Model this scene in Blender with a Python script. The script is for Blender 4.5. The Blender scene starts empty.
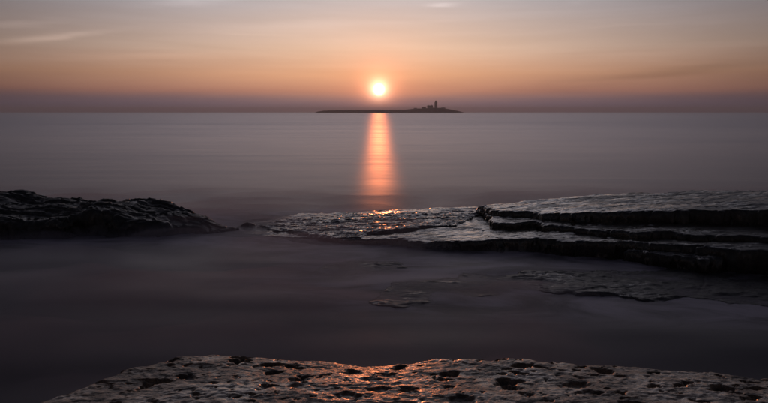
import bpy, bmesh, math, random
import numpy as np

random.seed(7)
SC = bpy.context.scene
COL = SC.collection
R = math.radians

# ------------------------------------------------------------------ camera
CAM_H = 2.5
FPX = 640.0                       # focal length in pixels of the 768 px wide photograph
PITCH = math.atan(89.5 / FPX)     # looking slightly down, horizon at row 112
cam_d = bpy.data.cameras.new('camera')
cam_d.sensor_width = 36.0
cam_d.lens = 36.0 * FPX / 768.0
cam_d.clip_start = 0.05
cam_d.clip_end = 60000.0
cam = bpy.data.objects.new('camera', cam_d)
cam.location = (0, 0, CAM_H)
cam.rotation_euler = (math.pi / 2 - PITCH, 0, 0)
COL.objects.link(cam)
SC.camera = cam

# ------------------------------------------------------------------ sun and sky
SUN_AZ = math.atan((379 - 384) / FPX)                      # slightly left of straight ahead
SUN_EL = math.atan((201.5 - 89.5) / FPX) - PITCH             # about 2 degrees
SUN_DIR = (math.sin(SUN_AZ) * math.cos(SUN_EL), math.cos(SUN_AZ) * math.cos(SUN_EL), math.sin(SUN_EL))

sun_d = bpy.data.lights.new('sun', 'SUN')
sun_d.energy = 0.19
sun_d.angle = R(0.53)
sun_d.color = (1.0, 0.245, 0.07)
sun = bpy.data.objects.new('sun', sun_d)
from mathutils import Vector
sun.rotation_euler = Vector(SUN_DIR).to_track_quat('Z', 'Y').to_euler()
COL.objects.link(sun)

SC.view_settings.view_transform = 'Standard'
SC.view_settings.look = 'None'
SC.view_settings.exposure = 0.10
SC.view_settings.gamma = 1.0
SC.view_settings.use_curve_mapping = False
SC.cycles.use_denoising = True
SC.cycles.max_bounces = 6
SC.cycles.volume_bounces = 1
SC.cycles.transparent_max_bounces = 8
SC.cycles.sample_clamp_indirect = 4.0


def lin(r, g, b):
    return tuple((c / 255 / 12.92) if c / 255 <= 0.04045 else ((c / 255 + 0.055) / 1.055) ** 2.4 for c in (r, g, b))


class NT:
    """Small helper for node trees."""
    def __init__(self, tree):
        self.t = tree
        tree.nodes.clear()

    def n(self, typ, **kw):
        nd = self.t.nodes.new(typ)
        for k, v in kw.items():
            setattr(nd, k, v)
        return nd

    def put(self, sock, v):
        if isinstance(v, bpy.types.NodeSocket):
            self.t.links.new(v, sock)
        elif v is not None:
            if hasattr(sock.default_value, '__len__'):
                if not hasattr(v, '__len__'):
                    v = (v, v, v)
                v = tuple(v)
                if len(sock.default_value) == 4 and len(v) == 3:
                    v = v + (1.0,)
            sock.default_value = v

    def math(self, op, a, b=None, c=None, clamp=False):
        nd = self.n('ShaderNodeMath', operation=op, use_clamp=clamp)
        for i, v in enumerate((a, b, c)):
            if v is not None:
                self.put(nd.inputs[i], v)
        return nd.outputs[0]

    def vmath(self, op, a, b=None):
        nd = self.n('ShaderNodeVectorMath', operation=op)
        self.put(nd.inputs[0], a)
        if b is not None:
            self.put(nd.inputs[1], b)
        return nd.outputs['Value'] if op in ('DOT_PRODUCT', 'LENGTH') else nd.outputs[0]

    def mix(self, fac, a, b, blend='MIX'):
        nd = self.n('ShaderNodeMix', data_type='RGBA', blend_type=blend)
        self.put(nd.inputs[0], fac)
        self.put(nd.inputs[6], a)
        self.put(nd.inputs[7], b)
        return nd.outputs[2]

    def scale(self, col, fac):
        nd = self.n('ShaderNodeVectorMath', operation='SCALE')
        self.put(nd.inputs[0], col)
        self.put(nd.inputs['Scale'], fac)
        return nd.outputs[0]

    def ramp(self, fac, stops, interp='LINEAR'):
        nd = self.n('ShaderNodeValToRGB')
        cr = nd.color_ramp
        cr.interpolation = interp
        while len(cr.elements) > 1:
            cr.elements.remove(cr.elements[-1])
        for i, (p, c) in enumerate(stops):
            e = cr.elements[0] if i == 0 else cr.elements.new(p)
            e.position = p
            e.color = tuple(c) + (1.0,) if len(c) == 3 else c
        self.put(nd.inputs[0], fac)
        return nd.outputs[0]

    def noise(self, vec, scale, detail=3, rough=0.5, dist=0.0):
        nd = self.n('ShaderNodeTexNoise')
        self.put(nd.inputs['Vector'], vec)
        nd.inputs['Scale'].default_value = scale
        nd.inputs['Detail'].default_value = detail
        nd.inputs['Roughness'].default_value = rough
        nd.inputs['Distortion'].default_value = dist
        return nd.outputs[0]

    def smooth(self, v, a, b, to0=0.0, to1=1.0):
        nd = self.n('ShaderNodeMapRange', interpolation_type='SMOOTHSTEP')
        self.put(nd.inputs[0], v)
        nd.inputs[1].default_value = a
        nd.inputs[2].default_value = b
        nd.inputs[3].default_value = to0
        nd.inputs[4].default_value = to1
        return nd.outputs[0]

    def mapping(self, vec, scale=(1, 1, 1), rot=(0, 0, 0), loc=(0, 0, 0)):
        nd = self.n('ShaderNodeMapping')
        self.put(nd.inputs['Vector'], vec)
        nd.inputs['Scale'].default_value = scale
        nd.inputs['Rotation'].default_value = rot
        nd.inputs['Location'].default_value = loc
        return nd.outputs[0]


world = bpy.data.worlds.new('World')
SC.world = world
world.use_nodes = True
w = NT(world.node_tree)
direction = w.n('ShaderNodeTexCoord').outputs['Generated']
direction = w.vmath('NORMALIZE', direction)
sep = w.n('ShaderNodeSeparateXYZ')
w.put(sep.inputs[0], direction)
el = w.math('MAXIMUM', sep.outputs[2], 0.0)
# thin layered haze and cirrus, stretched along the horizon
cv = w.mapping(direction, scale=(2.2, 2.2, 34.0), rot=(0, R(3.0), 0))
streak = w.noise(cv, 1.6, 5, 0.55, 0.3)
cv2 = w.mapping(direction, scale=(5.0, 5.0, 70.0), rot=(0, R(-5.0), 0), loc=(3.1, 0.4, 1.7))
wisp = w.noise(cv2, 1.3, 6, 0.6, 0.6)
el_w = w.math('MAXIMUM', w.math('ADD', el, w.math('MULTIPLY', w.math('SUBTRACT', streak, 0.5), 0.010)), 0.0)
grad = w.ramp(el_w, [
    (0.000, lin(130, 116, 128)),
    (0.012, lin(132, 115, 128)),
    (0.020, lin(150, 120, 121)),
    (0.032, lin(198, 138, 116)),
    (0.056, lin(228, 170, 133)),
    (0.095, lin(226, 191, 166)),
    (0.165, lin(192, 184, 184)),
    (0.300, lin(177, 170, 173)),
    (0.600, lin(130, 127, 138)),
    (1.000, lin(90, 96, 116)),
])
dot = w.vmath('DOT_PRODUCT', direction, SUN_DIR)
ang = w.math('MULTIPLY', w.math('ARCCOSINE', w.math('MINIMUM', dot, 1.0)), 180 / math.pi)   # degrees from the sun


def gauss(a, sigma):
    q = w.math('DIVIDE', a, sigma)
    return w.math('EXPONENT', w.math('MULTIPLY', w.math('MULTIPLY', q, q), -1.0))


fall = w.math('ADD', w.math('MULTIPLY', gauss(ang, 28.5), 0.92), 0.08)
sky = w.scale(grad, fall)
sky = w.vmath('MULTIPLY', sky, w.mix(gauss(ang, 24.0), (0.95, 1.01, 1.17), (1.0, 1.0, 1.0)))
# brighter cirrus threads and slightly darker bands
light_wisp = w.math('MULTIPLY', w.smooth(wisp, 0.54, 0.75), w.smooth(el, 0.05, 0.11))
band = w.math('ADD', 0.93, w.math('MULTIPLY', w.smooth(streak, 0.3, 0.7), 0.08))
tone = w.math('ADD', w.math('ADD', band, 0.03), w.math('MULTIPLY', light_wisp, 0.05))
az = w.math('MULTIPLY', w.math('ARCTAN2', sep.outputs[0], sep.outputs[1]), 180 / math.pi)
elv = w.math('MULTIPLY', w.math('ARCSINE', sep.outputs[2]), 180 / math.pi)
# single threads of cirrus: azimuth, elevation, half length, half thickness (degrees), tilt, strength
for a0, e0, ln, th, tilt, amp in ((-27.0, 5.75, 3.6, 0.26, 0.16, 0.26), (-29.5, 6.6, 2.8, 0.20, 0.12, 0.14), (-15.6, 9.2, 4.0, 0.42, 0.13, 0.18), (5.0, 9.15, 1.3, 0.17, 0.02, 0.20),
                                 (-20.0, 4.55, 6.0, 0.28, 0.03, 0.10), (-9.0, 7.2, 7.0, 0.45, 0.05, 0.06), (23.5, 3.15, 9.0, 0.34, 0.085, -0.13), (16.0, 1.95, 7.0, 0.26, 0.05, -0.07), (27.0, 5.0, 7.0, 0.5, 0.07, 0.06)):
    da = w.math('SUBTRACT', az, a0)
    de = w.math('SUBTRACT', w.math('SUBTRACT', elv, e0), w.math('MULTIPLY', da, tilt))
    g1 = w.math('MULTIPLY', gauss(da, ln), gauss(w.math('ADD', de, w.math('MULTIPLY', w.math('SUBTRACT', wisp, 0.5), 0.9)), th))
    tone = w.math('ADD', tone, w.math('MULTIPLY', g1, amp * 1.4))
sky = w.scale(sky, tone)
# aureole of the hazy sun and the disc itself
for sig, colr in ((9.0, (0.10, 0.035, 0.010)), (3.4, (0.20, 0.038, 0.012)), (1.45, (1.0, 0.36, 0.16))):
    sky = w.vmath('ADD', sky, w.scale(colr, gauss(ang, sig)))
disc = w.math('ADD', w.smooth(ang, 0.10, 0.66, 1.0, 0.0), w.math('MULTIPLY', gauss(ang, 0.72), 0.45))
sky = w.vmath('ADD', sky, w.scale((4.5, 3.0, 1.9), disc))
nish = w.n('ShaderNodeTexSky', sky_type='NISHITA')
nish.sun_disc = False
nish.sun_elevation = SUN_EL
nish.sun_rotation = SUN_AZ
nish.dust_density = 3.0
bg1 = w.n('ShaderNodeBackground')
w.put(bg1.inputs[0], sky)
bg2 = w.n('ShaderNodeBackground')
w.put(bg2.inputs[0], nish.outputs[0])
bg2.inputs[1].default_value = 0.003
bg1.inputs[1].default_value = 1.0
addw = w.n('ShaderNodeAddShader')
w.put(addw.inputs[0], bg1.outputs[0])
w.put(addw.inputs[1], bg2.outputs[0])
wo = w.n('ShaderNodeOutputWorld')
w.put(wo.inputs[0], addw.outputs[0])


# ------------------------------------------------------------------ helpers
def ray(px, py):
    u, v = (px - 384.0) / FPX, (201.5 - py) / FPX
    c, s = math.cos(PITCH), math.sin(PITCH)
    return u, c + v * s, -s + v * c


def on_plane(px, py, a, b=0.0, c=0.0):
    """point where the sight line through a photograph pixel meets z = a + b x + c y"""
    dx, dy, dz = ray(px, py)
    t = (a - CAM_H) / (dz - b * dx - c * dy)
    return dx * t, dy * t


def _hash(ix, iy, seed):
    h = (ix.astype(np.int64) * 374761393 + iy.astype(np.int64) * 668265263 + seed * 974634217) & 0xffffffff
    h = ((h ^ (h >> 13)) * 1274126177) & 0xffffffff
    h = (h ^ (h >> 16)) & 0xffffffff
    return h / 4294967295.0


def perlin(x, y, seed=0):
    ix, iy = np.floor(x), np.floor(y)
    fx, fy = x - ix, y - iy
    u = fx * fx * fx * (fx * (fx * 6 - 15) + 10)
    v = fy * fy * fy * (fy * (fy * 6 - 15) + 10)

    def g(ox, oy):
        a = _hash(ix + ox, iy + oy, seed) * 2 * np.pi
        return np.cos(a) * (fx - ox) + np.sin(a) * (fy - oy)
    n0 = g(0, 0) * (1 - u) + g(1, 0) * u
    n1 = g(0, 1) * (1 - u) + g(1, 1) * u
    return (n0 * (1 - v) + n1 * v) * 1.5


def fbm(x, y, octv=4, seed=0, gain=0.5):
    s, a = 0.0, 1.0
    for i in range(octv):
        s = s + a * perlin(x, y, seed + i * 17)
        x, y, a = x * 2.03 + 5.2, y * 2.03 + 1.3, a * gain
    return s


def ridge(x, y, octv=3, seed=0):
    s, a = 0.0, 1.0
    for i in range(octv):
        s = s + a * (1 - 2 * np.abs(perlin(x, y, seed + i * 31)))
        x, y, a = x * 2.1 + 3.1, y * 2.1 + 7.7, a * 0.5
    return s


def sdf(px, py, poly):
    """signed distance to a polygon, positive inside"""
    d2 = np.full(px.shape, 1e9)
    inside = np.zeros(px.shape, bool)
    n = len(poly)
    for i in range(n):
        ax, ay = poly[i]
        bx, by = poly[(i + 1) % n]
        ex, ey = bx - ax, by - ay
        wx, wy = px - ax, py - ay
        t = np.clip((wx * ex + wy * ey) / (ex * ex + ey * ey + 1e-12), 0, 1)
        d2 = np.minimum(d2, (wx - ex * t) ** 2 + (wy - ey * t) ** 2)
        if ay != by:
            cond = ((ay > py) != (by > py)) & (px < ex * (py - ay) / ey + ax)
            inside ^= cond
    d = np.sqrt(d2)
    return np.where(inside, d, -d)


def sstep(a, b, x):
    t = np.clip((x - a) / (b - a), 0, 1)
    return t * t * (3 - 2 * t)


def link(name, me, mat=None, parent=None, smooth=True):
    o = bpy.data.objects.new(name, me)
    COL.objects.link(o)
    if mat:
        me.materials.append(mat)
    if smooth:
        me.polygons.foreach_set('use_smooth', [True] * len(me.polygons))
    if parent:
        o.parent = parent
    return o


def grid_mesh(name, X, Y, Z, keep=None):
    """quad mesh from coordinate grids (rows, cols); cells whose keep mask is false are dropped"""
    ny, nx = X.shape
    idx = np.arange(ny * nx).reshape(ny, nx)
    q = np.stack([idx[:-1, :-1], idx[:-1, 1:], idx[1:, 1:], idx[1:, :-1]], -1).reshape(-1, 4)
    if keep is not None:
        k = keep.ravel()
        q = q[k[q].all(1)]
    used = np.zeros(ny * nx, bool)
    used[q.ravel()] = True
    remap = np.cumsum(used) - 1
    co = np.stack([X, Y, Z], -1).reshape(-1, 3)[used].astype(np.float32)
    q = remap[q].astype(np.int32)
    me = bpy.data.meshes.new(name)
    me.vertices.add(len(co))
    me.vertices.foreach_set('co', co.ravel())
    me.loops.add(q.size)
    me.loops.foreach_set('vertex_index', q.ravel())
    me.polygons.add(len(q))
    me.polygons.foreach_set('loop_start', np.arange(0, q.size, 4, dtype=np.int32))
    me.update(calc_edges=True)
    return me, used


ROCKS = []        # height functions of every rock, used for the depth of the water


def slab(name, poly, top, mat, parent=None, res=0.022, bottom=-0.35, warp=0.10, warp_f=1.3, rnd=0.06,
         face=0.22, lean=0.15, strata=0.05, seed=1, ys=None, register=True, chip=0.0):
    """A bed of rock: plan outline poly, top(x, y) surface, broken layered sides that go down to bottom."""
    P = np.array(poly)
    x0, y0 = P.min(0) - face - warp - 0.1
    x1, y1 = P.max(0) + face + warp + 0.1

    def dist(x, y):
        wob = warp * fbm(x * warp_f, y * warp_f, 4, seed * 7 + 3, 0.55)
        blocky = 0.6 * warp * np.round(1.5 * perlin(x * warp_f * 1.7, y * warp_f * 1.7, seed * 5 + 11)) / 1.5
        if chip:      # broken corners: straight-sided pieces missing along the edge
            wob = wob + chip * np.floor(2.0 * perlin(x * 2.3 + 0.6 * y, y * 2.3 - 0.5 * x, seed + 71) + 0.5)
        return sdf(x, y, poly) + wob + blocky * 0.5

    def height(x, y):
        d = dist(x, y)
        z = top(x, y) - rnd * np.clip(1 - d / (rnd * 2.2), 0, 1) ** 2
        t = np.clip(-d / face, 0, 1)
        return np.where(d < 0, z - (z - bottom) * t, z), d
    def real_height(x, y):
        d = dist(x, y)
        z = top(x, y) - rnd * np.clip(1 - d / (rnd * 2.2), 0, 1) ** 2
        return np.where(d < 0, z - (z - bottom) * np.clip(-d / (face * lean + 0.03), 0, 1), z), d
    if register:
        ROCKS.append(((x0, y0, x1, y1), real_height))
    xs = np.arange(x0, x1, res)
    ya = np.arange(y0, y1, res) if ys is None else ys
    X, Y = np.meshgrid(xs, ya)
    Z, d = height(X, Y)
    gy, gx = np.gradient(d, ya, xs)
    gl = np.sqrt(gx * gx + gy * gy) + 1e-6
    gx, gy = gx / gl, gy / gl
    out = np.clip(-d, 0, face * 1.6)
    # squeeze the sides towards the edge and break them into ledges
    ledge = strata * (perlin(Z * 9 + seed, (X + Y) * 0.9, seed + 40) + 0.6 * perlin(Z * 23, (X - Y) * 2.5, seed + 41)) * np.clip(out / 0.05, 0, 1)
    mv = out * (1 - lean) + ledge
    Xn, Yn = X + gx * mv, Y + gy * mv
    me, _ = grid_mesh(name, Xn, Yn, Z, d > -face * 1.05)
    return link(name, me, mat, parent)


def tag(o, label=None, cat=None, group=None, kind=None):
    if label:
        o['label'] = label
    if cat:
        o['category'] = cat
    if group:
        o['group'] = group
    if kind:
        o['kind'] = kind
    return o


def empty(name, loc=(0, 0, 0)):
    o = bpy.data.objects.new(name, None)
    o.location = loc
    COL.objects.link(o)
    return o


# ------------------------------------------------------------------ materials
def rock_mat(name, dark, light, wet, dry, fine=60.0, stretch=(1, 2.0, 2.0), film=(0.36, 0.56), bump=0.0035, fine_bump=0.0016, coat_r=0.16):
    """Sea-wet rock: patches under a film of water (smooth, glossy) and rougher barnacled patches between them."""
    m = bpy.data.materials.new(name)
    m.use_nodes = True
    t = NT(m.node_tree)
    pos = t.n('ShaderNodeNewGeometry').outputs['Position']
    v = t.mapping(pos, scale=stretch)
    big = t.noise(v, 1.3, 5, 0.6, 0.4)
    mid = t.noise(v, 6.5, 8, 0.74, 0.3)
    fin = t.noise(v, fine, 4, 0.65)
    f = t.math('ADD', t.math('MULTIPLY', big, 0.45), t.math('MULTIPLY', mid, 0.55))
    px = t.n('ShaderNodeSeparateXYZ')
    t.put(px.inputs[0], pos)
    # lens vignetting put into the gloss: less water film to the right, so darker
    film_f = t.smooth(t.math('SUBTRACT', f, t.smooth(px.outputs[0], 3.0, 7.0, 0.0, 0.12)), film[0], film[1])
    col = t.mix(t.smooth(mid, 0.36, 0.64), dark, light)
    col = t.mix(t.smooth(fin, 0.38, 0.62), t.mix(0.55, col, (0.012, 0.010, 0.010)), col)
    vor = t.n('ShaderNodeTexVoronoi')
    t.put(vor.inputs['Vector'], v)
    vor.inputs['Scale'].default_value = fine * 0.8
    h1 = t.math('MULTIPLY', mid, bump)
    h2 = t.math('MULTIPLY', t.math('SUBTRACT', fin, t.math('MULTIPLY', vor.outputs[0], 0.6)), t.math('MULTIPLY', t.math('SUBTRACT', 1.15, film_f), fine_bump))
    b = t.n('ShaderNodeBump')
    b.inputs['Strength'].default_value = 1.0
    b.inputs['Distance'].default_value = 1.0
    t.put(b.inputs['Height'], t.math('ADD', h1, h2))
    p = t.n('ShaderNodeBsdfPrincipled')
    t.put(p.inputs['Base Color'], col)
    t.put(p.inputs['Roughness'], t.math('ADD', dry, t.math('MULTIPLY', film_f, wet - dry)))
    t.put(p.inputs['Normal'], b.outputs[0])
    p.inputs['Specular IOR Level'].default_value = 0.5
    # film of sea water lying on the stone
    b2 = t.n('ShaderNodeBump')
    b2.inputs['Strength'].default_value = 1.0
    b2.inputs['Distance'].default_value = 1.0
    t.put(b2.inputs['Height'], t.math('MULTIPLY', t.math('ADD', h1, h2), 0.45))
    t.put(p.inputs['Coat Weight'], t.math('ADD', 0.25, t.math('MULTIPLY', film_f, 0.75)))
    p.inputs['Coat Roughness'].default_value = coat_r
    t.put(p.inputs['Coat Normal'], b2.outputs[0])
    o = t.n('ShaderNodeOutputMaterial')
    t.put(o.inputs[0], p.outputs[0])
    return m


WET = rock_mat('wet_dark_rock', (0.015, 0.012, 0.011), (0.060, 0.047, 0.038), 0.14, 0.45, 40.0, film=(0.38, 0.55))
SHORE = rock_mat('barnacled_brown_rock', (0.085, 0.048, 0.027), (0.37, 0.222, 0.125), 0.20, 0.42, 70.0, (1, 1.3, 1.3), (0.45, 0.63), 0.0045, 0.0028, 0.19)
WEED = rock_mat('weed_covered_rock', (0.008, 0.008, 0.008), (0.030, 0.027, 0.025), 0.18, 0.5, 28.0, film=(0.50, 0.66), bump=0.008, fine_bump=0.003)


def simple_mat(name, col, rough=0.8, var=0.25, scale=0.2):
    m = bpy.data.materials.new(name)
    m.use_nodes = True
    t = NT(m.node_tree)
    pos = t.n('ShaderNodeNewGeometry').outputs['Position']
    nz = t.noise(pos, scale, 4, 0.6)
    c = t.mix(nz, tuple(x * (1 - var) for x in col), tuple(x * (1 + var) for x in col))
    p = t.n('ShaderNodeBsdfPrincipled')
    t.put(p.inputs['Base Color'], c)
    p.inputs['Roughness'].default_value = rough
    o = t.n('ShaderNodeOutputMaterial')
    t.put(o.inputs[0], p.outputs[0])
    return m


# ------------------------------------------------------------------ rock shelf in the middle distance
def pl(pts, a, b=0.0, c=0.0):
    return [on_plane(px, py, a, b, c) for px, py in pts]


BX = 0.047
PD = (0.108, BX)
PA = (0.152, BX)
PC = (0.208, BX)
PB = (0.225, 0.085)


def bed(a, b, seed, amp=0.0042, low=0.025):
    """top of a rock bed: gentle roll, thin broken laminae, joints and grit"""
    def top(x, y):
        s = low * fbm(x * 0.55, y * 0.8, 3, seed)
        s = s + amp * 2.6 * np.floor(2.4 * fbm(x * 0.9 + y * 0.3, y * 2.0, 4, seed + 5, 0.6)) / 2.4
        s = s + amp * 1.1 * np.floor(2.0 * fbm(x * 3.2, y * 8.0, 4, seed + 3, 0.6)) / 2.0
        s = s + amp * 0.5 * fbm(x * 8.0, y * 13.0, 3, seed + 13, 0.7)
        j = np.abs(perlin(x * 0.55 + 0.25 * y, y * 0.9 - 0.3 * x, seed + 9))
        s = s - 0.010 * (1 - sstep(0.006, 0.018, j))
        return a + b * x + s
    return top


shelf = tag(empty('rock_shelf', on_plane(600, 230, 0.0) + (0.0,)),
            'layered wet black rock shelf stepping down to the water at right', 'rock')
shelf_parts = []
shelf_parts.append(slab('rock_bed', pl([(190, 227), (228, 222), (300, 213.5), (400, 209), (480, 206), (600, 199), (800, 193), (1050, 188),
    (1050, 268), (900, 257), (768, 250), (700, 246), (625, 241), (560, 240), (500, 240), (440, 241), (400, 240), (350, 239), (290, 237), (240, 235), (200, 232)], *PD),
    bed(*PD, 21), WET, seed=2, chip=0.05, bottom=-0.4, warp=0.12, rnd=0.025, warp_f=1.7))
shelf_parts.append(slab('rock_bed', pl([(256, 222), (330, 214.5), (470, 209.5), (479, 213), (455, 224.5), (420, 227.5), (382, 231.5), (368, 231.5),
    (362, 236), (340, 237), (300, 233), (266, 228)], *PA), bed(*PA, 33, 0.010, 0.02), WET, seed=3, bottom=0.0, warp=0.09, warp_f=1.9, face=0.12, rnd=0.03, register=True))
shelf_parts.append(slab('rock_bed', pl([(480, 207), (488, 216), (493, 222), (530, 223), (560, 226), (620, 231), (700, 234), (768, 236), (900, 241), (1050, 246),
    (1050, 200), (768, 201), (600, 201)], *PC), bed(*PC, 45), WET, seed=4, chip=0.05, bottom=0.0, warp=0.11, warp_f=1.9, face=0.14, rnd=0.03))
shelf_parts.append(slab('rock_bed', pl([(478, 205), (488, 209), (497, 211), (530, 212), (560, 214), (620, 212), (700, 210), (768, 209), (900, 209), (1050, 209),
    (1050, 187), (768, 190), (700, 190.5), (600, 194), (560, 197.5), (510, 202)], *PB), bed(*PB, 57), WET, seed=5, chip=0.05, bottom=0.05, warp=0.11, warp_f=1.9, face=0.16, rnd=0.03))
shelf_parts.append(slab('rock_bed', pl([(612, 242), (626, 250), (660, 254), (705, 257), (735, 254), (735, 247), (690, 244)], 0.0, BX),
    bed(0.0, BX, 63, 0.006), WET, seed=6, chip=0.05, bottom=-0.4, warp=0.16, warp_f=2.0, rnd=0.03))
for o in shelf_parts:
    o.parent = shelf
    o.matrix_parent_inverse = shelf.matrix_world.inverted()
    o.matrix_parent_inverse.translation = -Vector(shelf.location)

# low bed just awash in front of the shelf
PE = (0.016, -0.0025)
awash = slab('rock_ledge', pl([(376, 292), (398, 283), (440, 275), (640, 269), (960, 275), (960, 312), (768, 304), (700, 300), (640, 296), (560, 293.5),
    (500, 293), (440, 292), (431, 298), (425, 306), (386, 304)], *PE), bed(*PE, 71, 0.006, 0.035), WEED, seed=7, bottom=-0.3, warp=0.30, warp_f=0.9, rnd=0.03)
tag(awash, 'low flat rock ledge barely awash in front of the dark shelf', 'rock')
ledge = slab('rock_ledge', pl([(292, 277), (318, 266), (398, 262), (404, 268), (345, 276)], -0.012), bed(-0.012, 0.0, 77, 0.006, 0.03), WEED,
             seed=8, bottom=-0.3, warp=0.25, warp_f=0.9, rnd=0.03)  # sunken sliver put in to give the rippled water a faint texture
tag(ledge, 'sunken rock sliver standing in for ripples left of the low ledge', 'rock')

# ------------------------------------------------------------------ left outcrop
def left_top(x, y):
    x = x + 0.5
    z = 0.43 - 0.34 * np.clip((x + 5.1) / 2.1, 0, 1) - 0.10 * sstep(-3.5, -2.8, x)
    z = z + 0.16 * sstep(-7.2, -8.2, x) + 0.06 * sstep(-6.3, -5.6, x)
    z = z + 0.07 * (y - 13.8) * sstep(-3.2, -4.5, x)
    z = z + 0.07 * fbm(x * 0.8, y * 0.9, 2, 91)
    z = z + 0.07 * np.floor(2.2 * fbm(x * 0.8 + 0.3 * y, y * 1.7, 4, 93, 0.55)) / 2.2
    z = z + 0.018 * np.floor(2.0 * fbm(x * 2.8, y * 5.5, 4, 92, 0.6)) / 2.0
    return z + 0.008 * fbm(x * 7.0, y * 10.0, 3, 94, 0.65)


left_rock = slab('rock_outcrop', [(-3.0, 13.5), (-3.6, 13.15), (-4.5, 12.9), (-5.2, 12.75), (-6.0, 12.95), (-7.0, 12.6), (-8.5, 12.5), (-11.5, 12.0), (-13.5, 12.8), (-12.0, 14.9),
    (-8.0, 15.1), (-6.0, 14.9), (-4.8, 14.7), (-4.1, 14.1)], left_top, WEED, res=0.026, bottom=-0.45, warp=0.22, warp_f=1.2, rnd=0.07, face=0.45, lean=0.55, strata=0.14, seed=9)
tag(left_rock, 'hump of black weedy rock standing in the mist at the left', 'rock')

bx, by = on_plane(247, 223, 0.05)
boulder = slab('boulder', [(bx - 0.13, by - 0.12), (bx + 0.1, by - 0.15), (bx + 0.2, by + 0.05), (bx + 0.05, by + 0.2), (bx - 0.12, by + 0.12)],
               lambda x, y: 0.07 + 0.10 * (x - bx) + 0.03 * fbm(x * 3, y * 3, 3, 97), WEED, res=0.016, bottom=-0.3, warp=0.06, rnd=0.08, face=0.3, seed=10)
tag(boulder, 'small pointed boulder between the left outcrop and the shelf', 'rock')

# ------------------------------------------------------------------ foreground rock under the camera
FZ = 0.78
FS = -0.07
FA = FZ - FS * 3.6
fg_poly = [on_plane(px, py, FA, 0.0, FS) for px, py in [(20, 408), (40, 399), (62, 389), (95, 379), (128, 367), (178, 356), (220, 353), (262, 354.5), (300, 357), (335, 358.5), (372, 360.5),
    (402, 361), (440, 357), (500, 356.5), (600, 362), (700, 369), (768, 374), (860, 382)]]
fg_poly += [(4.6, 2.2), (4.2, 0.2), (2.5, -1.6), (-1.8, -1.6), (-2.6, 0.4), (-2.35, 2.2)]
rs = np.random.RandomState(5)
PITS = []
tries = 0
while len(PITS) < 700 and tries < 9000:
    tries += 1
    cx, cy = rs.uniform(-2.5, 3.8), rs.uniform(2.5, 4.6)
    rx = 0.014 + 0.10 * rs.rand() ** 3.6
    ry = rx * rs.uniform(0.30, 0.75)
    if all((cx - p[0]) ** 2 / (rx + p[2]) ** 2 + (cy - p[1]) ** 2 / (ry + p[3]) ** 2 > 0.55 for p in PITS):
        PITS.append((cx, cy, rx, ry, 0.014 + 0.42 * rx * rs.uniform(0.5, 1.0), rs.uniform(-0.5, 0.3)))


def fg_top(x, y):
    z = FA + FS * np.maximum(y, 1.0) + 0.018 * fbm(x * 0.8, y * 1.1, 2, 111)
    z = z - 0.016 * np.exp(-((x + 0.05) / 0.55) ** 2) * sstep(3.5, 4.6, y)
    z = z + 0.008 * np.floor(2.3 * fbm(x * 1.5 + 0.4 * y, y * 2.6, 4, 112, 0.6)) / 2.3
    z = z + 0.0035 * np.floor(2.0 * fbm(x * 5.0, y * 8.0, 4, 113, 0.6)) / 2.0
    z = z + 0.0026 * fbm(x * 15, y * 20, 3, 114, 0.7)
    wx = x + 0.035 * fbm(x * 8, y * 8, 4, 115, 0.65)
    wy = y + 0.035 * fbm(x * 8 + 40, y * 8, 4, 116, 0.65)
    pit = np.zeros(x.shape)
    for cx, cy, rx, ry, dep, an in PITS:
        m = (np.abs(wx - cx) < rx * 1.6) & (np.abs(wy - cy) < rx * 1.6)
        if not m.any():
            continue
        ux, uy = wx[m] - cx, wy[m] - cy
        c, sn = math.cos(an), math.sin(an)
        r = np.sqrt(((ux * c + uy * sn) / rx) ** 2 + ((-ux * sn + uy * c) / ry) ** 2)
        pit[m] = np.maximum(pit[m], dep * (1 - sstep(0.55, 1.05, r)))
    return z - pit * (0.45 + 0.65 * sstep(-0.35, 0.25, fbm(x * 0.9, y * 1.2, 2, 119)))


ysf = np.concatenate([np.arange(-2.0, 2.4, 0.05), np.arange(2.4, 5.6, 0.009)])
fore = slab('foreground_rock', fg_poly, fg_top, SHORE, res=0.010, bottom=-0.4, warp=0.06, warp_f=2.2, rnd=0.025, face=0.30, lean=0.3, strata=0.06, seed=12, ys=ysf)
tag(fore, 'pitted brown rock slab along the bottom edge, glinting orange in the middle', 'rock')

# ------------------------------------------------------------------ the sea
def axis(dense0, dense1, step, far0, far1, growth=1.16):
    mid = list(np.arange(dense0, dense1 + 1e-6, step))
    s, v = step, mid[-1]
    hi = []
    while v < far1:
        s *= growth
        v = min(v + s, far1)
        hi.append(v)
    s, v = step, mid[0]
    lo = []
    while v > far0:
        s *= growth
        v = max(v - s, far0)
        lo.append(v)
    return np.array(lo[::-1] + mid + hi)


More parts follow.
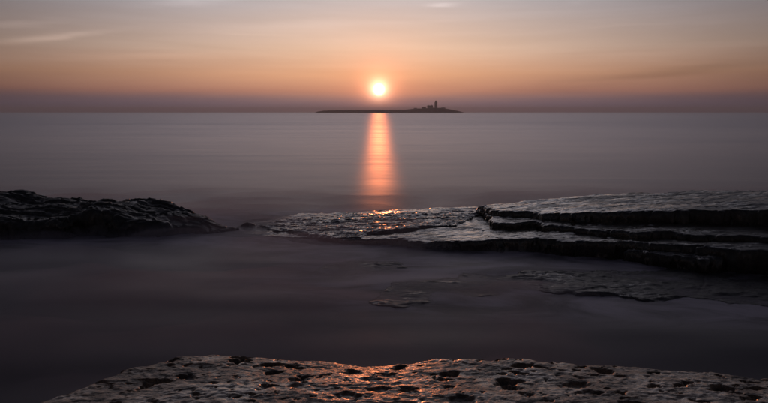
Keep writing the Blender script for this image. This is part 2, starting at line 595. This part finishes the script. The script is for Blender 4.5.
SEA_R = 8000.0
xs = axis(-11.0, 11.0, 0.05, -SEA_R, SEA_R)
ysea = axis(2.8, 17.0, 0.045, -SEA_R * 0.3, SEA_R, 1.09)
X, Y = np.meshgrid(xs, ysea)
near = np.exp(-(np.maximum(0, np.hypot(X * 0.8, Y - 8) - 8) / 25.0) ** 2)
Zs = near * sstep(13.0, 9.5, np.abs(X)) * ((0.004 * sstep(17.0, 14.0, Y) + 0.020 * sstep(13.5, 9.0, Y)) * fbm(X * 0.32, Y * 0.62, 2, 201))
bedz = np.full(X.shape, -1.2)
for (ax, ay, bx_, by_), hf in ROCKS:
    jx = np.where((xs > ax) & (xs < bx_))[0]
    jy = np.where((ysea > ay) & (ysea < by_))[0]
    if len(jx) == 0 or len(jy) == 0:
        continue
    sl = (slice(jy[0], jy[-1] + 1), slice(jx[0], jx[-1] + 1))
    hz, dd = hf(X[sl], Y[sl])
    bedz[sl] = np.maximum(bedz[sl], np.where(dd > -0.46, hz, -1.2))
# milky surge: the averaged water heaps up a little against the rocks
rockmask = (bedz > -0.1).astype(float)
sur = np.zeros(X.shape)
jx0, jx1 = np.searchsorted(xs, [-11, 11])
jy0, jy1 = np.searchsorted(ysea, [2.8, 17.0])
sub = rockmask[jy0:jy1, jx0:jx1]


def blur(a, r, ax):
    p = [(0, 0), (0, 0)]
    p[ax] = (r + 1, r)
    c = np.cumsum(np.pad(a, p, mode='edge'), axis=ax)
    n = a.shape[ax]
    return (np.take(c, range(2 * r + 1, 2 * r + 1 + n), ax) - np.take(c, range(n), ax)) / (2 * r + 1)


for _ in range(3):
    sub = blur(blur(sub, 16, 0), 26, 1)
sur[jy0:jy1, jx0:jx1] = np.clip(sub * 2.2, 0, 1)
depth = Zs - bedz
me, used = grid_mesh('sea', X, Y, Zs)
at = me.attributes.new('depth', 'FLOAT', 'POINT')
at.data.foreach_set('value', depth.ravel()[used].astype(np.float32))
at = me.attributes.new('surge', 'FLOAT', 'POINT')
at.data.foreach_set('value', sur.ravel()[used].astype(np.float32))

sea_m = bpy.data.materials.new('long_exposure_sea')
sea_m.use_nodes = True
t = NT(sea_m.node_tree)
pos = t.n('ShaderNodeNewGeometry').outputs['Position']
att = t.n('ShaderNodeAttribute')
att.attribute_name = 'depth'
dep = att.outputs['Fac']
att2 = t.n('ShaderNodeAttribute')
att2.attribute_name = 'surge'
surge = att2.outputs['Fac']
v1 = t.mapping(pos, scale=(0.010, 0.05, 1))
broad = t.noise(v1, 1.0, 4, 0.55)
v2 = t.mapping(pos, scale=(0.55, 1.3, 1))
rip = t.noise(v2, 1.0, 5, 0.6, 0.2)
v3 = t.mapping(pos, scale=(0.10, 0.5, 1))
mid = t.noise(v3, 1.0, 4, 0.55, 0.3)
spos = t.n('ShaderNodeSeparateXYZ')
t.put(spos.inputs[0], pos)
sea_y = spos.outputs[1]      # sheltered and calmer inshore
bmp = t.n('ShaderNodeBump')
bmp.inputs['Strength'].default_value = 0.08
bmp.inputs['Distance'].default_value = 0.05
t.put(bmp.inputs['Height'], t.math('ADD', t.math('MULTIPLY', rip, 0.5), t.math('MULTIPLY', mid, 2.0)))
fres = t.n('ShaderNodeFresnel')
fres.inputs['IOR'].default_value = 1.33
t.put(fres.inputs['Normal'], bmp.outputs[0])
body = t.n('ShaderNodeBsdfDiffuse')
swirl = t.noise(t.mapping(pos, scale=(0.42, 1.0, 1), rot=(0, 0, R(8))), 1.0, 5, 0.6, 1.6)
wash = t.math('MULTIPLY', t.smooth(swirl, 0.36, 0.64), t.smooth(surge, 0.03, 0.5))
t.put(body.inputs['Color'], t.mix(wash, t.mix(t.smooth(mid, 0.35, 0.7), (0.036, 0.034, 0.048), (0.058, 0.054, 0.070)), (0.50, 0.45, 0.53)))
t.put(body.inputs['Normal'], bmp.outputs[0])
gl = t.n('ShaderNodeBsdfAnisotropic', distribution='BECKMANN')
gl.inputs['Color'].default_value = (0.94, 0.90, 0.93, 1)
t.put(gl.inputs['Roughness'], t.math('ADD', t.math('ADD', t.smooth(broad, 0.3, 0.7, -0.02, 0.02), t.smooth(sea_y, 14.0, 160.0, 0.385, 0.47)), t.math('ADD', t.smooth(mid, 0.3, 0.7, -0.02, 0.02), t.math('MULTIPLY', surge, 0.16))))
t.put(gl.inputs['Normal'], bmp.outputs[0])
# murky body of the water: it thins out over shallow rock, while the surface goes on reflecting
level = t.math('ADD', dep, t.math('MULTIPLY', t.math('SUBTRACT', rip, 0.5), 0.05))
tr = t.n('ShaderNodeBsdfTransparent')
mx = t.n('ShaderNodeMixShader')
t.put(mx.inputs[0], t.smooth(level, -0.02, 0.075))
t.put(mx.inputs[1], tr.outputs[0])
t.put(mx.inputs[2], body.outputs[0])
mx2 = t.n('ShaderNodeMixShader')
t.put(mx2.inputs[0], t.math('MULTIPLY', t.math('MULTIPLY', fres.outputs[0], 0.76), t.smooth(level, -0.03, 0.02)))
t.put(mx2.inputs[1], mx.outputs[0])
t.put(mx2.inputs[2], gl.outputs[0])
so = t.n('ShaderNodeOutputMaterial')
t.put(so.inputs[0], mx2.outputs[0])
sea = tag(link('sea', me, sea_m), kind='structure')

# sea floor below the murky water
me, _ = grid_mesh('seabed', X[::6, ::6], Y[::6, ::6], -1.6 + 0.1 * fbm(X[::6, ::6] * 0.5, Y[::6, ::6] * 0.5, 2, 209))
tag(link('seabed', me, simple_mat('dark_wet_sand', (0.03, 0.027, 0.024), 0.8, 0.3, 0.8)), kind='structure')

# spray mist that the swell leaves lying between the rocks
mx_ = np.linspace(-16, 16, 130)
my_ = np.linspace(1.5, 23, 110)
MX, MY = np.meshgrid(mx_, my_)
rim = np.clip(np.minimum(np.minimum(MX + 16, 16 - MX) / 3.0, np.minimum((MY - 1.5) / 1.0, (23 - MY) / 9.0)), 0, 1)
MZ = np.maximum(0.03, 0.17 + 0.20 * fbm(MX * 0.40, MY * 0.65, 3, 401)) * sstep(0, 1, rim) * (1 - 0.93 * sstep(1.2, 3.4, MX) * sstep(15, 11, MY))
bm = bmesh.new()
ny_, nx_ = MX.shape
tv = [[bm.verts.new((MX[j, i], MY[j, i], MZ[j, i] + 0.002)) for i in range(nx_)] for j in range(ny_)]
bv = [[bm.verts.new((MX[j, i], MY[j, i], -0.12)) for i in range(nx_)] for j in range(ny_)]
for j in range(ny_ - 1):
    for i in range(nx_ - 1):
        bm.faces.new((tv[j][i], tv[j][i + 1], tv[j + 1][i + 1], tv[j + 1][i]))
        bm.faces.new((bv[j][i], bv[j + 1][i], bv[j + 1][i + 1], bv[j][i + 1]))
for i in range(nx_ - 1):
    bm.faces.new((bv[0][i], bv[0][i + 1], tv[0][i + 1], tv[0][i]))
    bm.faces.new((bv[-1][i + 1], bv[-1][i], tv[-1][i], tv[-1][i + 1]))
for j in range(ny_ - 1):
    bm.faces.new((bv[j + 1][0], bv[j][0], tv[j][0], tv[j + 1][0]))
    bm.faces.new((bv[j][-1], bv[j + 1][-1], tv[j + 1][-1], tv[j][-1]))
me = bpy.data.meshes.new('sea_mist')
bm.to_mesh(me)
bm.free()
ms_m = bpy.data.materials.new('sea_mist')
ms_m.use_nodes = True
t = NT(ms_m.node_tree)
pv = t.n('ShaderNodeVolumePrincipled')
pv.inputs['Color'].default_value = (0.72, 0.67, 0.79, 1)
pv.inputs['Density'].default_value = 0.42
pv.inputs['Anisotropy'].default_value = 0.3
ho = t.n('ShaderNodeOutputMaterial')
t.put(ho.inputs['Volume'], pv.outputs[0])
tag(link('sea_mist', me, ms_m, smooth=False), kind='stuff')

# ------------------------------------------------------------------ island with the lighthouse
ID = 2000.0
MPP = ID / FPX / math.cos(PITCH)     # metres per photograph pixel at the island, on the horizon


def ix(px):
    return (px - 384.0) / FPX * ID * (1 / math.cos(PITCH)) * 0.995


prof = [(316, 0.0), (319, 4.5), (324, 7.0), (335, 8.0), (360, 9.0), (390, 8.6), (405, 9.5), (413, 12.5), (418, 13.0), (424, 13.5), (432, 15.5), (440, 15.5),
        (446, 12.5), (452, 9.0), (458, 5.0), (464, 0.0)]
pxs = np.array([ix(p[0]) for p in prof])
phs = np.array([p[1] for p in prof])
gx_ = np.linspace(pxs[0] - 8, pxs[-1] + 8, 300)
gy_ = np.linspace(-90, 90, 90)
GX, GY = np.meshgrid(gx_, gy_)
H = np.interp(GX, pxs, phs)
edge = np.clip((1 - np.abs(GY + 8 * fbm(GX * 0.02, GY * 0.02, 3, 301)) / 82) * 7, 0, 1) ** 0.6
GZ = (H + 0.9 * fbm(GX * 0.05, GY * 0.05, 4, 303) * (H > 1)) * edge - 1.0 + 0.5
me, _ = grid_mesh('island', GX, GY + ID + 60, GZ)
isl_m = simple_mat('island_turf_and_rock', (0.050, 0.047, 0.036), 0.9, 0.4, 0.05)
island = tag(link('island', me, isl_m), kind='structure')


def box(bm, x0, x1, y0, y1, z0, z1, taper=0.0):
    vs = []
    for z, k in ((z0, 0.0), (z1, taper)):
        for x, y in ((x0 + k, y0 + k), (x1 - k, y0 + k), (x1 - k, y1 - k), (x0 + k, y1 - k)):
            vs.append(bm.verts.new((x, y, z)))
    for f in ((3, 2, 1, 0), (4, 5, 6, 7), (0, 1, 5, 4), (1, 2, 6, 5), (2, 3, 7, 6), (3, 0, 4, 7)):
        bm.faces.new([vs[i] for i in f])


def gable(bm, x0, x1, y0, y1, z0, z1):
    ym = (y0 + y1) / 2
    v = [bm.verts.new(p) for p in ((x0, y0, z0), (x1, y0, z0), (x1, y1, z0), (x0, y1, z0), (x0, ym, z1), (x1, ym, z1))]
    for f in ((3, 2, 1, 0), (0, 1, 5, 4), (2, 3, 4, 5), (0, 4, 3), (1, 2, 5)):
        bm.faces.new([v[i] for i in f])


def part(name, mat, parent, fn):
    bm = bmesh.new()
    fn(bm)
    me = bpy.data.meshes.new(name)
    bm.to_mesh(me)
    bm.free()
    return link(name, me, mat, parent, smooth=False)


def cyl(bm, r0, r1, z0, z1, n=16):
    a = [bm.verts.new((r0 * math.cos(2 * math.pi * i / n), r0 * math.sin(2 * math.pi * i / n), z0)) for i in range(n)]
    b = [bm.verts.new((r1 * math.cos(2 * math.pi * i / n), r1 * math.sin(2 * math.pi * i / n), z1)) for i in range(n)]
    for i in range(n):
        j = (i + 1) % n
        bm.faces.new((a[i], a[j], b[j], b[i]))
    bm.faces.new(b)
    bm.faces.new(a[::-1])


STONE = simple_mat('lighthouse_sandstone', (0.20, 0.17, 0.145), 0.85, 0.2, 0.3)
WHITE = simple_mat('lighthouse_white_paint', (0.45, 0.43, 0.41), 0.7, 0.1, 0.3)
SLATE = simple_mat('slate_roof', (0.06, 0.06, 0.065), 0.6, 0.2, 0.4)
GLASSY = simple_mat('dark_glass', (0.02, 0.022, 0.025), 0.15, 0.1, 0.4)
LY = ID + 40
lh = tag(empty('lighthouse', (ix(436), LY, 13.8)), 'square lighthouse tower with lantern rising from the far island', 'lighthouse')
part('tower', STONE, lh, lambda bm: box(bm, -4.3, 4.3, -4.3, 4.3, -1.0, 17.5, 0.5))


def battlement(bm):
    box(bm, -4.5, 4.5, -4.5, 4.5, 17.5, 18.6)
    for s in (-4.5, -1.8, 0.9, 3.2):
        for e in (-4.5, 3.9):
            box(bm, s, s + 1.3, e, e + 0.6, 18.602, 19.6)
            box(bm, e, e + 0.6, s + 0.001, s + 1.301, 18.603, 19.601)


part('battlement', STONE, lh, battlement)
lan = part('lantern', GLASSY, lh, lambda bm: cyl(bm, 2.2, 2.2, 18.6, 22.6))
part('gallery', WHITE, lh, lambda bm: cyl(bm, 2.7, 2.7, 19.4, 19.9))
part('lantern_roof', SLATE, lh, lambda bm: cyl(bm, 2.6, 0.3, 22.6, 24.6))
part('weather_vane', SLATE, lh, lambda bm: cyl(bm, 0.25, 0.12, 24.6, 26.6, 8))
for z in (3.0, 8.0, 13.0):
    part('window', GLASSY, lh, lambda bm, z=z: box(bm, -0.6, 0.6, -4.45 + 0.028 * z, -4.0, z, z + 1.8))


def house(name, px, w_, d_, h_, rh, z0, label, chim=(-0.35, 0.35), dy=0.0):
    e = tag(empty(name, (ix(px), LY + dy, z0)), label, 'building')
    part('wall', STONE, e, lambda bm: box(bm, -w_ / 2, w_ / 2, -d_ / 2, d_ / 2, -2.5, h_))
    rf = part('roof', SLATE, e, lambda bm: gable(bm, -w_ / 2 - 0.4, w_ / 2 + 0.4, -d_ / 2 - 0.4, d_ / 2 + 0.4, h_ + 0.003, h_ + rh))
    for c in chim:
        part('chimney', STONE, rf, lambda bm, c=c: box(bm, c * w_ - 0.7, c * w_ + 0.7, -0.6, 0.6, h_ + rh * 0.6, h_ + rh + 1.8))
    n = max(2, int(w_ / 5))
    for i in range(n):
        x = (i + 0.5) / n * w_ - w_ / 2
        part('window', GLASSY, e, lambda bm, x=x: box(bm, x - 0.5, x + 0.5, -d_ / 2 - 0.06, -d_ / 2 + 0.2, 1.2, 2.8))
    return e


house('keeper_house', 430.2, 17.0, 9.0, 6.2, 3.2, 13.6, 'tall gabled house just left of the lighthouse tower', (-0.3, 0.3))
house('keeper_cottage', 424.0, 13.0, 8.0, 3.0, 2.6, 12.6, 'low cottage at the left end of the lighthouse buildings', (0.35,), dy=4)
house('outbuilding', 443.5, 12.0, 7.0, 2.4, 2.0, 12.4, 'low outbuilding just right of the lighthouse tower', (), dy=2)
house('island_hut', 415.5, 9.0, 6.0, 2.2, 1.8, 11.6, 'small lone hut on the island left of the lighthouse buildings', (), dy=6)

# ------------------------------------------------------------------ sea haze
HAZE_D = 0.00028
bm = bmesh.new()
box(bm, -SEA_R - 300, SEA_R + 300, -SEA_R * 0.3 - 300, SEA_R + 300, -2.2, 48.0)
me = bpy.data.meshes.new('haze')
bm.to_mesh(me)
bm.free()
hz_m = bpy.data.materials.new('sea_haze')
hz_m.use_nodes = True
t = NT(hz_m.node_tree)
pv = t.n('ShaderNodeVolumePrincipled')
pv.inputs['Color'].default_value = (0.76, 0.84, 0.93, 1)
pv.inputs['Density'].default_value = HAZE_D
pv.inputs['Anisotropy'].default_value = 0.52
ho = t.n('ShaderNodeOutputMaterial')
t.put(ho.inputs['Volume'], pv.outputs[0])
haze = link('haze', me, hz_m, smooth=False)
tag(haze, kind='stuff')
